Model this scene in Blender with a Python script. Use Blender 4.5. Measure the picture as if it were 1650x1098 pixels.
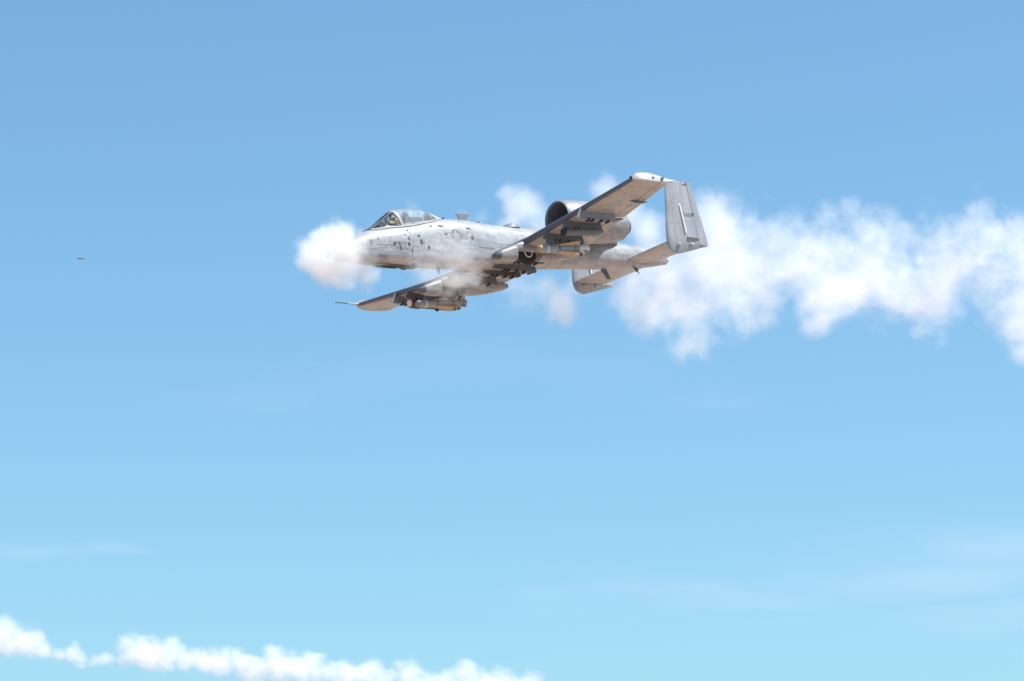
import bpy, bmesh, math, random
from mathutils import Vector, Matrix
for o in list(bpy.data.objects): bpy.data.objects.remove(o)
S = bpy.context.scene
C = S.collection
R_ = math.radians
# ------------------------------------------------------------------ camera, sky, sun, exposure
ELEV = 12.0
cam = bpy.data.objects.new('camera', bpy.data.cameras.new('camera')); C.objects.link(cam)
CAM_POS = Vector((0, 0, 1.8))
F_PX = 5200.0                                   # focal length in pixels of a 1650 px wide frame
cam.data.lens = F_PX / 1650 * 36; cam.data.sensor_width = 36
cam.data.clip_start = 0.5; cam.data.clip_end = 60000
cam.location = CAM_POS; cam.rotation_euler = (R_(90 + ELEV), 0, 0)
S.camera = cam
SUN_EL, SUN_AZ = 63.0, 99.0                    # azimuth clockwise from +Y (the view direction)
w = bpy.data.worlds.new('World'); S.world = w; w.use_nodes = True
wn = w.node_tree; bg = wn.nodes['Background']
sky = wn.nodes.new('ShaderNodeTexSky'); sky.sky_type = 'NISHITA'; sky.sun_disc = False
sky.sun_elevation = R_(SUN_EL); sky.sun_rotation = R_(SUN_AZ)
sky.altitude = 0; sky.air_density = 1.0; sky.dust_density = 1.0; sky.ozone_density = 4.0
tint = wn.nodes.new('ShaderNodeMix'); tint.data_type = 'RGBA'; tint.blend_type = 'MULTIPLY'; tint.inputs[0].default_value = 1
tint.inputs[7].default_value = (.785, 1.02, 1.015, 1)          # the clear, slightly cyan blue of this sky, the same all over
wn.links.new(sky.outputs[0], tint.inputs[6]); wn.links.new(tint.outputs[2], bg.inputs[0]); bg.inputs[1].default_value = 0.12
sd = bpy.data.lights.new('sun', 'SUN'); sd.energy = 4.8; sd.angle = R_(0.53); sd.color = (1, 0.965, 0.91)
sun = bpy.data.objects.new('sun', sd); C.objects.link(sun)
to_sun = Vector((math.sin(R_(SUN_AZ)) * math.cos(R_(SUN_EL)), math.cos(R_(SUN_AZ)) * math.cos(R_(SUN_EL)), math.sin(R_(SUN_EL))))
sun.rotation_euler = to_sun.to_track_quat('Z', 'Y').to_euler(); sun.location = (0, 0, 300)
S.view_settings.view_transform = 'Standard'; S.view_settings.look = 'None'
S.view_settings.exposure = 0.50; S.view_settings.gamma = 1; S.view_settings.use_curve_mapping = False
S.render.engine = 'CYCLES'
cy = S.cycles
cy.max_bounces = 12; cy.diffuse_bounces = 4; cy.glossy_bounces = 3; cy.transmission_bounces = 6
cy.transparent_max_bounces = 12; cy.volume_bounces = 8; cy.volume_step_rate = 1.0; cy.volume_max_steps = 256
cy.sample_clamp_indirect = 6.0
# ------------------------------------------------------------------ aircraft frame: x aft, y port, z up (metres)
RB = Matrix(((0.7748819726268167, 0.6195330822914265, -0.12544595826274327),
             (-0.05284826329791509, 0.2612590211668913, 0.9638209299062309),
             (-0.629892839746863, 0.7402178623928243, -0.23518615314305827)))
TB = Vector((-0.34300143, 3.3525364, -122.88183201609826))
e = R_(ELEV)
MC = Matrix(((1, 0, 0), (0, -math.sin(e), -math.cos(e)), (0, math.cos(e), -math.sin(e))))  # camera axes in world
ROT = MC @ RB @ Matrix(((-1, 0, 0), (0, 1, 0), (0, 0, 1)))
JET = Matrix.Translation(CAM_POS + MC @ TB) @ ROT.to_4x4()
def V(x, y, z): return Vector((8 - x, y, z))
# ------------------------------------------------------------------ helpers
def lerp_table(T):
    def f(x):
        if x <= T[0][0]: return T[0][1:]
        if x >= T[-1][0]: return T[-1][1:]
        for i in range(len(T) - 1):
            a, b = T[i], T[i + 1]
            if a[0] <= x <= b[0]:
                h = b[0] - a[0]; u = (x - a[0]) / h
                p = T[i - 1] if i > 0 else a; q = T[i + 2] if i + 2 < len(T) else b
                out = []
                for k in range(1, len(a)):
                    s = (b[k] - a[k]) / h
                    sp = (a[k] - p[k]) / (a[0] - p[0]) if i > 0 else s
                    sq = (q[k] - b[k]) / (q[0] - b[0]) if i + 2 < len(T) else s
                    m0 = 0 if sp * s <= 0 else 2 * sp * s / (sp + s)
                    m1 = 0 if sq * s <= 0 else 2 * sq * s / (sq + s)
                    u2, u3 = u * u, u * u * u
                    out.append((2*u3-3*u2+1)*a[k] + (u3-2*u2+u)*h*m0 + (-2*u3+3*u2)*b[k] + (u3-u2)*h*m1)
                return tuple(out)
    return f
def new_mesh(name, verts, faces, mat=None, parent=None, smooth=True, angle=35):
    me = bpy.data.meshes.new(name); me.from_pydata([tuple(v) for v in verts], [], faces)
    bm = bmesh.new(); bm.from_mesh(me); bmesh.ops.recalc_face_normals(bm, faces=bm.faces); bm.to_mesh(me); bm.free()
    if smooth:
        me.polygons.foreach_set('use_smooth', [True] * len(me.polygons)); me.set_sharp_from_angle(angle=R_(angle))
    o = bpy.data.objects.new(name, me); C.objects.link(o)
    if mat: me.materials.append(mat)
    if parent: o.parent = parent
    return o
class MB:
    def __init__(s): s.v, s.f = [], []
    def add(s, v, f):
        n = len(s.v); s.v += [Vector(p) for p in v]; s.f += [tuple(i + n for i in q) for q in f]; return s
    def loft(s, rings, cap0=True, cap1=True, closed=True):
        n = len(rings[0]); v = [p for r in rings for p in r]; f = []
        for i in range(len(rings) - 1):
            for j in range(n if closed else n - 1):
                k = (j + 1) % n
                f.append((i*n+j, i*n+k, (i+1)*n+k, (i+1)*n+j))
        if cap0: f.append(tuple(range(n)))
        if cap1: f.append(tuple((len(rings)-1)*n + j for j in range(n)))
        return s.add(v, f)
    def box(s, x0, x1, y0, y1, z0, z1):
        v = [V(x, y, z) for x in (x0, x1) for y in (y0, y1) for z in (z0, z1)]
        return s.add(v, [(0,1,3,2),(4,6,7,5),(0,4,5,1),(2,3,7,6),(0,2,6,4),(1,5,7,3)])
    def lathe(s, prof, cy_, cz_, n=32, cap0=False, cap1=False, tilt=0.0, x0=0.0):
        """profile of (x, r) round an axis along x through (cy_, cz_)"""
        rings = [[V(x, cy_ + r*math.cos(2*math.pi*j/n), cz_ + (x-x0)*tilt + r*math.sin(2*math.pi*j/n)) for j in range(n)] for x, r in prof]
        return s.loft(rings, cap0, cap1)
    def tube(s, pts, r, n=8, caps=True):
        pts = [Vector(p) for p in pts]; rings = []
        for i, p in enumerate(pts):
            d = (pts[min(i+1, len(pts)-1)] - pts[max(i-1, 0)]).normalized()
            a = d.orthogonal().normalized(); b = d.cross(a)
            if rings:
                q = rings[-1][0] - pts[i-1]; a = (q - d*q.dot(d)).normalized(); b = d.cross(a)
            rr = r[i] if isinstance(r, (list, tuple)) else r
            rings.append([p + a*rr*math.cos(2*math.pi*j/n) + b*rr*math.sin(2*math.pi*j/n) for j in range(n)])
        return s.loft(rings, caps, caps)
    def plate(s, outline, thick):
        """prism: outline points (Vector) and a thickness vector"""
        t = Vector(thick); n = len(outline)
        v = [Vector(p) - t/2 for p in outline] + [Vector(p) + t/2 for p in outline]
        f = [tuple(range(n))[::-1], tuple(range(n, 2*n))] + [(i, (i+1) % n, n+(i+1) % n, n+i) for i in range(n)]
        return s.add(v, f)
    def obj(s, name, mat, parent=None, smooth=True, angle=35): return new_mesh(name, s.v, s.f, mat, parent, smooth, angle)
def tag(o, label, cat=None, group=None, kind=None):
    o['label'] = label
    if cat: o['category'] = cat
    if group: o['group'] = group
    if kind: o['kind'] = kind
    return o
def root(name, label, cat, group=None):
    o = bpy.data.objects.new(name, None); C.objects.link(o); o.empty_display_size = 0.3
    o.matrix_world = JET
    return tag(o, label, cat, group)
# ------------------------------------------------------------------ materials
def mat(name, col, rough=0.5, metal=0.0, spec=0.5):
    m = bpy.data.materials.new(name); m.use_nodes = True; b = m.node_tree.nodes['Principled BSDF']
    b.inputs['Base Color'].default_value = (*col, 1); b.inputs['Roughness'].default_value = rough
    b.inputs['Metallic'].default_value = metal; b.inputs['Specular IOR Level'].default_value = spec
    return m
def paint(name, c1, c2, panel=1.0, rough=0.45, grime=0.5, scale=1.0, streak=(1.0, 0.5, 3.0), axes=(0, 1, 2)):
    """weathered military paint: two close greys in worn patches, panel seams, rivets, streaks of grime"""
    m = mat(name, c1, rough); nt = m.node_tree; N = nt.nodes; L = nt.links; b = N['Principled BSDF']
    tc = N.new('ShaderNodeTexCoord')
    mp = N.new('ShaderNodeMapping'); L.new(tc.outputs['Object'], mp.inputs[0]); mp.inputs['Scale'].default_value = streak
    n1 = N.new('ShaderNodeTexNoise'); L.new(mp.outputs[0], n1.inputs['Vector']); n1.inputs['Scale'].default_value = 1.6*scale; n1.inputs['Detail'].default_value = 7; n1.inputs['Roughness'].default_value = 0.65
    r1 = N.new('ShaderNodeMapRange'); L.new(n1.outputs[0], r1.inputs[0]); r1.inputs[1].default_value = .38; r1.inputs[2].default_value = .66
    mx = N.new('ShaderNodeMix'); mx.data_type = 'RGBA'; L.new(r1.outputs[0], mx.inputs[0]); mx.inputs[6].default_value = (*c1, 1); mx.inputs[7].default_value = (*c2, 1)
    # grime blotches
    n2 = N.new('ShaderNodeTexNoise'); L.new(tc.outputs['Object'], n2.inputs['Vector']); n2.inputs['Scale'].default_value = 5*scale; n2.inputs['Detail'].default_value = 8; n2.inputs['Roughness'].default_value = 0.7
    r2 = N.new('ShaderNodeMapRange'); L.new(n2.outputs[0], r2.inputs[0]); r2.inputs[1].default_value = .52; r2.inputs[2].default_value = .78; r2.inputs[4].default_value = grime
    m2 = N.new('ShaderNodeMix'); m2.data_type = 'RGBA'; L.new(r2.outputs[0], m2.inputs[0]); L.new(mx.outputs[2], m2.inputs[6]); m2.inputs[7].default_value = (c1[0]*.35, c1[1]*.34, c1[2]*.33, 1)
    out = m2.outputs[2]
    if panel > 0:
        sp = N.new('ShaderNodeSeparateXYZ'); L.new(tc.outputs['Object'], sp.inputs[0])
        lines = []
        for ax, per, ph, wd in ((0, .62, .1, .008), (0, .47, .3, .006), (2, .41, .05, .008), (1, .83, .2, .008)):
            if ax not in axes: continue
            a = N.new('ShaderNodeMath'); a.operation = 'ADD'; L.new(sp.outputs[ax], a.inputs[0]); a.inputs[1].default_value = ph + 50*per
            q = N.new('ShaderNodeMath'); q.operation = 'PINGPONG'; L.new(a.outputs[0], q.inputs[0]); q.inputs[1].default_value = per
            l = N.new('ShaderNodeMath'); l.operation = 'LESS_THAN'; L.new(q.outputs[0], l.inputs[0]); l.inputs[1].default_value = wd
            lines.append(l)
        cur = lines[0].outputs[0]
        for l in lines[1:]:
            k = N.new('ShaderNodeMath'); k.operation = 'MAXIMUM'; L.new(cur, k.inputs[0]); L.new(l.outputs[0], k.inputs[1]); cur = k.outputs[0]
        k = N.new('ShaderNodeMath'); k.operation = 'MULTIPLY'; L.new(cur, k.inputs[0]); k.inputs[1].default_value = .55*panel
        m3 = N.new('ShaderNodeMix'); m3.data_type = 'RGBA'; L.new(k.outputs[0], m3.inputs[0]); L.new(out, m3.inputs[6]); m3.inputs[7].default_value = (c1[0]*.3, c1[1]*.3, c1[2]*.3, 1)
        out = m3.outputs[2]
        bp = N.new('ShaderNodeBump'); bp.inputs['Strength'].default_value = .25; bp.inputs['Distance'].default_value = .01; bp.invert = True
        L.new(cur, bp.inputs['Height']); L.new(bp.outputs[0], b.inputs['Normal'])
    L.new(out, b.inputs['Base Color'])
    return m
GREY = paint('light_grey_paint', (.37, .385, .405), (.22, .233, .255), grime=.55, scale=1.2)
GREY_WING = paint('wing_grey_paint', (.37, .37, .37), (.27, .27, .27), grime=.6, streak=(.5, 1.8, 1), axes=(0, 1))
GREY_FIN = paint('fin_grey_paint', (.325, .34, .365), (.245, .26, .285), grime=.55, panel=.9, streak=(2.2, 1, .35))
GREY_NAC = paint('nacelle_grey_paint', (.31, .315, .325), (.19, .195, .205), grime=.7)
DGREY = paint('pylon_dark_grey_paint', (.13, .14, .155), (.09, .095, .105), panel=.6, grime=.5)
MIDGREY = paint('mid_grey_paint', (.21, .225, .25), (.16, .17, .19), panel=.4, grime=.4)
BLACK = mat('soot_black', (.012, .012, .013), .7)
RUBBER = mat('tyre_rubber', (.015, .015, .016), .8)
HUBWHITE = mat('white_wheel_hub', (.6, .6, .58), .5)
STEEL = mat('bare_steel', (.30, .30, .31), .4, .8)
GUNMETAL = mat('gun_steel', (.06, .06, .065), .4, .7)
MARK = mat('dark_stencil_paint', (.045, .048, .055), .6)
MARK2 = mat('grey_marking_paint', (.13, .138, .15), .6)
RED = mat('red_warning_paint', (.42, .10, .08), .6)
RUST = mat('brown_oil_stain', (.07, .045, .04), .6)
WHITEP = mat('white_paint', (.72, .72, .70), .5)
TAN = mat('tan_seeker_paint', (.42, .24, .12), .45)
SAND = mat('sand_missile_fin_paint', (.46, .33, .21), .55)
OLIVE = mat('grey_green_missile_paint', (.25, .28, .30), .5)
BLUEBAND = mat('blue_training_band', (.05, .10, .24), .5)
LEDGE2 = mat('dark_windscreen_frame', (.05, .06, .08), .5)
COCKPIT = mat('cockpit_dark', (.045, .05, .05), .7)
SUIT = mat('tan_flight_suit', (.68, .54, .31), .85)
HELMET = mat('pale_helmet_shell', (.78, .88, .86), .5)
VISOR = mat('dark_visor', (.01, .012, .015), .08)
SKIN = mat('skin', (.45, .27, .19), .6)
BLACKGLOVE = mat('dark_green_harness', (.06, .07, .045), .8)
def glass_mat(name, tint, transp, haze_col, haze):
    m = bpy.data.materials.new(name); m.use_nodes = True; nt = m.node_tree; N = nt.nodes; L = nt.links; N.remove(N['Principled BSDF'])
    out = N['Material Output']; t = N.new('ShaderNodeBsdfTransparent'); t.inputs[0].default_value = (*tint, 1)
    g = N.new('ShaderNodeBsdfGlossy'); g.inputs['Roughness'].default_value = .06
    lf = N.new('ShaderNodeLayerWeight'); lf.inputs[0].default_value = .5
    pw = N.new('ShaderNodeMath'); pw.operation = 'POWER'; L.new(lf.outputs['Facing'], pw.inputs[0]); pw.inputs[1].default_value = 4
    lw = N.new('ShaderNodeMath'); lw.operation = 'MULTIPLY_ADD'; L.new(pw.outputs[0], lw.inputs[0]); lw.inputs[1].default_value = .5; lw.inputs[2].default_value = .03
    m1 = N.new('ShaderNodeMixShader'); L.new(lw.outputs[0], m1.inputs[0]); L.new(t.outputs[0], m1.inputs[1]); L.new(g.outputs[0], m1.inputs[2])
    d = N.new('ShaderNodeBsdfDiffuse'); d.inputs[0].default_value = (*haze_col, 1)
    tc = N.new('ShaderNodeTexCoord'); mp = N.new('ShaderNodeMapping'); mp.inputs['Scale'].default_value = (5, 1, 1.2); mp.inputs['Rotation'].default_value = (0, .5, 0)
    nz = N.new('ShaderNodeTexNoise'); nz.inputs['Scale'].default_value = 2.2; nz.inputs['Detail'].default_value = 4
    L.new(tc.outputs['Object'], mp.inputs[0]); L.new(mp.outputs[0], nz.inputs['Vector'])
    mr = N.new('ShaderNodeMapRange'); L.new(nz.outputs[0], mr.inputs[0]); mr.inputs[1].default_value = .42; mr.inputs[2].default_value = .68; mr.inputs[3].default_value = haze*.35; mr.inputs[4].default_value = haze
    m2 = N.new('ShaderNodeMixShader'); L.new(mr.outputs[0], m2.inputs[0]); L.new(m1.outputs[0], m2.inputs[1]); L.new(d.outputs[0], m2.inputs[2])
    L.new(m2.outputs[0], out.inputs[0]); return m
GLASS = glass_mat('windscreen_glass', (.98, .99, .99), 1, (.6, .65, .7), .02)
GLASS_FRONT = glass_mat('armoured_windscreen_glass', (.22, .28, .33), 1, (.2, .26, .34), .25)
GLASS_CAN = glass_mat('hazed_canopy_glass', (.97, .98, .99), 1, (.8, .82, .84), .20)  # pale uneven haze mixed into the canopy glass
LENS = mat('pale_pink_lens', (.85, .55, .45), .15)
LENS2 = mat('lens_window_ring', (.75, .70, .66), .3)
# ------------------------------------------------------------------ ground far below the frame (lights the belly)
gm = mat('desert_ground', (.40, .28, .18), .95, 0, .1); nt = gm.node_tree
tc = nt.nodes.new('ShaderNodeTexCoord'); nz = nt.nodes.new('ShaderNodeTexNoise'); nz.inputs['Scale'].default_value = .02; nz.inputs['Detail'].default_value = 9
nt.links.new(tc.outputs['Object'], nz.inputs['Vector'])
cr = nt.nodes.new('ShaderNodeValToRGB'); nt.links.new(nz.outputs[0], cr.inputs[0])
cr.color_ramp.elements[0].position = .3; cr.color_ramp.elements[0].color = (.34, .235, .175, 1)
cr.color_ramp.elements[1].position = .7; cr.color_ramp.elements[1].color = (.46, .33, .255, 1)
nt.links.new(cr.outputs[0], nt.nodes['Principled BSDF'].inputs['Base Color'])
gv = [(0, 0, 0)]; gf = []; nr, na = 14, 48
for i in range(nr):
    r = 20 * (20000/20) ** (i/(nr-1))
    for j in range(na):
        a = 2*math.pi*j/na; gv.append((r*math.cos(a), r*math.sin(a), 0))
for j in range(na): gf.append((0, 1+j, 1+(j+1) % na))
for i in range(nr-1):
    for j in range(na):
        k = (j+1) % na; gf.append((1+i*na+j, 1+(i+1)*na+j, 1+(i+1)*na+k, 1+i*na+k))
tag(new_mesh('ground', gv, gf, gm), 'sandy desert ground below the sky', None, None, 'structure')
# ------------------------------------------------------------------ the jet
jet = root('attack_jet', 'grey twin engine attack jet banking in its own gun smoke, twin tail fins', 'jet')
#      x     zt    zb    zm    w    nt   nb
FT = [(0.0, -.43, -.57, -.50, .05, 2.0, 2.0), (.12, -.27, -.70, -.48, .19, 2.0, 2.2), (.5, -.08, -.82, -.42, .37, 2.0, 2.8), (1.0, .13, -.88, -.36, .50, 2.1, 3.4),
      (1.5, .34, -.89, -.32, .57, 2.2, 4.0), (2.0, .47, -.88, -.28, .61, 2.2, 4.2), (2.6, .62, -.86, -.22, .63, 2.2, 4.4), (3.3, .77, -.83, -.15, .645, 2.2, 4.4),
      (4.2, .94, -.80, -.10, .655, 2.2, 4.4), (5.2, 1.08, -.765, -.06, .66, 2.2, 4.4), (6.0, 1.11, -.74, -.05, .66, 2.2, 4.4), (7.0, 1.05, -.68, -.02, .66, 2.2, 4.2),
      (8.25, 1.01, -.60, 0, .65, 2.2, 4.0), (9.8, .98, -.47, .05, .63, 2.2, 3.6), (11.2, .90, -.38, .12, .59, 2.1, 3.2), (12.6, .82, -.30, .16, .53, 2.1, 3.0),
      (14.0, .79, -.22, .2, .45, 2.0, 2.8), (15.2, .70, -.10, .26, .31, 2.0, 2.4), (15.9, .55, .02, .27, .2, 2.0, 2.0), (16.35, .42, .10, .26, .13, 2.0, 2.0)]
fus = lerp_table(FT)
def fus_ring(x, n=64):
    zt, zb, zm, wd, nt_, nb_ = fus(x); pts = []
    for j in range(n):
        a = 2*math.pi*(j+.5)/n; c, s = math.cos(a), math.sin(a)
        ex = nt_ if s >= 0 else nb_
        h = (zt - zm) if s >= 0 else (zm - zb)
        k = (abs(c)**ex + abs(s)**ex) ** (-1/ex)
        pts.append((x, wd*c*k, zm + h*s*k))
    return pts
def side_y(x, z):
    zt, zb, zm, wd, nt_, nb_ = fus(x); ex = nt_ if z >= zm else nb_; h = (zt-zm) if z >= zm else (zm-zb)
    u = min(.999, abs(z - zm)/h); return wd*(1 - u**ex)**(1/ex)
xs = []; x = 0.0
while x < 16.35: xs.append(x); x += .06 if x < .6 else .14
xs.append(16.35)
FUS = MB().loft([[V(*p) for p in fus_ring(x)] for x in xs]).obj('fuselage', GREY, jet, angle=60)
# decals: flat print lying on the fuselage skin
def skin_patch(name, polys, m, parent, off=.004, port=1, stuff=False, label=None):
    b = MB()
    for poly in polys:
        v = [V(x, port*(side_y(x, z)+off), z) for x, z in poly] + [V(x, port*(side_y(x, z)+off-.009), z) for x, z in poly]; n = len(poly)
        b.add(v, [tuple(range(n))] + [(i, (i+1) % n, n+(i+1) % n, n+i) for i in range(n)])
    o = b.obj(name, m, parent, smooth=False)
    if stuff: o['kind'] = 'stuff'
    if label: o['label'] = label
    return o
def rect(x, z, dx, dz, sl=0.0): return [(x-dx-sl*-dz, z-dz), (x+dx-sl*-dz, z-dz), (x+dx-sl*dz, z+dz), (x-dx-sl*dz, z+dz)]
def disc(x, z, rx, rz, n=14): return [(x+rx*math.cos(2*math.pi*i/n), z+rz*math.sin(2*math.pi*i/n)) for i in range(n)]
# national roundel: ring, star cut-out, bars
RX, RZ, RR = 5.3, .27, .265
ring = [(RX+RR*math.cos(2*math.pi*i/40), RZ+RR*math.sin(2*math.pi*i/40)) for i in range(40)]
star = []
for i in range(10):
    a = math.pi/2 + math.pi*i/5; r = RR*.98 if i % 2 == 0 else RR*.40
    star.append((RX+r*math.cos(a), RZ+r*math.sin(a)))
seg = []
for i in range(40):                                    # grey disc around the star, cut into slices
    a0, a1 = 2*math.pi*i/40 + math.pi/2, 2*math.pi*(i+1)/40 + math.pi/2
    def rad(a):
        t = ((a - math.pi/2) % (2*math.pi/5)); t = min(t, 2*math.pi/5 - t)
        R0, R1 = RR*.98, RR*.40; x0, y0, x1, y1 = R0, 0, R1*math.cos(math.pi/5), R1*math.sin(math.pi/5)
        d = (x1-x0)*math.sin(t) - (y1-y0)*math.cos(t)
        return (-(y1-y0)*x0 + 0)/d if abs(d) > 1e-9 else R0
    p = lambda a, r: (RX+r*math.cos(a), RZ+r*math.sin(a))
    seg.append([p(a0, min(RR*.97, rad(a0))), p(a0, RR), p(a1, RR), p(a1, min(RR*.97, rad(a1)))])
bars = []
for sgn in (-1, 1):
    xa, xb = RX + sgn*RR*1.0, RX + sgn*RR*1.82; t = .022
    for z in (RZ+.10, RZ+.0, RZ-.10): bars.append([(xa, z-t/2), (xb, z-t/2), (xb, z+t/2), (xa, z+t/2)])
    bars.append([(xb-t/2, RZ-.11), (xb+t/2, RZ-.11), (xb+t/2, RZ+.11), (xb-t/2, RZ+.11)])
skin_patch('roundel', seg+bars, MARK2, jet, label='grey star and bar roundel')
# vents, scoops and dark marks seen on the port side of the nose
for (px, pz, rx, rz) in ((2.33, -.25, .065, .055), (3.50, .13, .05, .05), (3.05, .34, .05, .045), (4.22, .60, .07, .04), (4.68, .64, .13, .055), (6.05, .24, .07, .08), (5.97, .64, .11, .04), (3.9, -.30, .06, .07)):
    skin_patch('vent', [disc(px, pz, rx, rz)], MARK, jet, .011)
for (px, pz, dx, dz, sl) in ((2.58, -.32, .025, .16, .1), (3.07, -.25, .028, .30, .18), (3.00, -.22, .05, .06, .1), (3.58, -.10, .035, .09, .2), (1.30, -.26, .02, .09, .2), (4.80, .30, .07, .025, -.5)):
    skin_patch('vent_slot', [rect(px, pz, dx, dz, sl)], MARK, jet, .012)
ticks = []
random.seed(4)
for i in range(4):
    for z in (-.20, -.42): ticks.append(rect(2.68+.095*i, z, .014, .045, .1))
for i in range(2):
    for z in (-.20, -.42): ticks.append(rect(2.40+.08*i, z, .012, .045, .1))
for i in range(12): ticks.append(rect(1.65+.06*i, -.33+.02*math.sin(i), .018, .010))
for i in range(10): ticks.append(rect(1.72+.055*i, -.44, .018, .008))
for i in range(26): ticks.append(rect(random.uniform(1.3, 6.4), random.uniform(-.5, .5), random.uniform(.012, .03), random.uniform(.006, .028)))
for i in range(9): ticks.append(rect(6.3+.09*i, -.12, .03, .006))
skin_patch('stencil_mark', ticks, MARK2, jet, .009, stuff=True)
# access panels standing a few millimetres proud, with their seams
def access_panel(x0, x1, z0, z1, m=GREY, off=.006):
    b = MB(); nx, nz_ = 4, 3; v = []; f = []
    for lay in (off, -.01):
        for i in range(nx+1):
            for j in range(nz_+1):
                x = x0+(x1-x0)*i/nx; z = z0+(z1-z0)*j/nz_; v.append(V(x, side_y(x, z)+lay, z))
    K = (nx+1)*(nz_+1); ix = lambda i, j, l: l*K+i*(nz_+1)+j
    for i in range(nx):
        for j in range(nz_): f.append((ix(i,j,0), ix(i+1,j,0), ix(i+1,j+1,0), ix(i,j+1,0)))
    for i in range(nx):
        for j in (0, nz_): f.append((ix(i,j,0), ix(i+1,j,0), ix(i+1,j,1), ix(i,j,1)))
    for j in range(nz_):
        for i in (0, nx): f.append((ix(i,j,0), ix(i,j+1,0), ix(i,j+1,1), ix(i,j,1)))
    return b.add(v, f).obj('access_panel', m, jet, angle=30)
GREY_B = paint('panel_grey_paint', (.39, .405, .42), (.27, .285, .305), grime=.5, panel=.3, scale=1.3)
GREY_C = paint('darker_panel_grey_paint', (.345, .36, .38), (.25, .262, .285), grime=.6, panel=.3, scale=1.3)
for (a, b_, c, d, m) in ((1.62, 2.5, .02, .13, GREY_B), (1.15, 1.55, -.48, -.12, GREY_C), (1.75, 2.22, -.56, -.38, GREY_B), (3.72, 4.45, -.36, .12, GREY_B), (3.2, 3.45, -.5, .05, GREY_C),
                        (4.75, 5.35, -.45, -.05, GREY_C), (6.35, 6.95, -.1, .28, GREY_C), (2.15, 2.55, -.05, -.16, GREY_C), (7.1, 7.9, .1, .35, GREY_B), (12.4, 13.0, .1, .4, GREY_C), (13.3, 13.9, .2, .5, GREY_B)):
    access_panel(a, b_, min(c, d), max(c, d), m)
# belly pieces: nose gear well, doors, blade aerials
belly = lambda x: fus(x)[1]
MB().box(1.9, 3.75, -.30, .0, -.882, -.80).obj('nose_gear_bay', BLACK, jet)
nw = MB().lathe([(0, .05), (0, .27), (.05, .31), (.15, .31), (.2, .27), (.2, .05)], 0, 0, 24, True, True)
nw.v = [Vector((p.y, p.x - 8 + .1, p.z)) + V(3.25, -.16, -.66) for p in nw.v]
nw.obj('nose_wheel', RUBBER, jet)
b = MB()
for s in (-1, 1): b.box(2.05, 3.0, s*.19-.165, s*.19-.145, -.90, -.80)
b.obj('nose_gear_door', DGREY, jet)
def blade(name, x, y, z0, z1, c0, c1, sweep, m=DGREY):
    return MB().plate([V(x, y, z0), V(x+c0, y, z0), V(x+sweep+c1, y, z1), V(x+sweep, y, z1)], (0, .035, 0)).obj(name, m, jet)
blade('blade_aerial', 4.72, -.1, belly(4.8)+.03, -1.04, .16, .09, .07)
blade('blade_aerial', 3.35, .2, -.80, -1.02, .14, .08, .05, BLACK)
blade('blade_aerial', 12.95, -.15, -.22, -.66, .30, .2, .30)
blade('blade_aerial', 14.6, 0, -.12, -.30, .2, .1, .1)
MB().tube([V(14.25, .25, -.08), V(14.75, .1, -.40)], .018).obj('belly_wire_aerial', BLACK, jet)
MB().plate([V(6.04, 0, 1.08), V(6.38, 0, 1.08), V(6.46, 0, 1.25), V(6.60, 0, 1.36), V(6.5, 0, 1.39), V(5.98, 0, 1.39), V(5.90, 0, 1.35), V(6.02, 0, 1.25)], (0, .06, 0)).obj('top_aerial', MIDGREY, jet)
MB().loft([[V(x, r*.3*math.cos(2*math.pi*j/16), fus(8.5)[0]-.03 + max(0, r*.22*math.sin(2*math.pi*j/16))) for j in range(16)] for x, r in ((8.1, .05), (8.2, .5), (8.45, .95), (8.7, .95), (8.95, .5), (9.05, .05))]).obj('satellite_dome', MIDGREY, jet)
MB().box(5.24, 5.31, -.03, .03, 1.05, 1.17).obj('anti_collision_light', MARK, jet)
MB().box(6.9, 6.98, .02, .06, 1.03, 1.12).obj('anti_collision_light', MARK, jet)
# gun: seven barrels under the nose
MB().loft([[V(x, .04+wd*math.cos(2*math.pi*j/20), zc+h*math.sin(2*math.pi*j/20)) for j in range(20)] for x, wd, h, zc in ((-.02, .17, .17, -.72), (.15, .20, .2, -.73), (.8, .22, .2, -.76), (1.8, .2, .13, -.82), (2.4, .1, .04, -.86))]).obj('gun_fairing', DGREY, jet)
gun = MB().lathe([(-.10, .155), (-.04, .155), (-.04, .13), (.1, .13)], .04, -.72, 20, True, False).obj('gun_muzzle', GUNMETAL, jet)
for k in range(7):
    a = 2*math.pi*k/7
    MB().lathe([(-.36, .030), (-.36, .04), (.05, .04)], .04+.095*math.cos(a), -.72+.095*math.sin(a), 10, True, False).obj('barrel', GUNMETAL, gun)
# tail cone exhaust bits
MB().lathe([(16.2, .10), (16.45, .085), (16.45, .06), (16.3, .06)], .0, .27, 16, False, True).obj('tail_exhaust', STEEL, jet)
MB().box(16.2, 16.42, -.03, .10, .36, .47).obj('tail_light_housing', WHITEP, jet)
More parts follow.
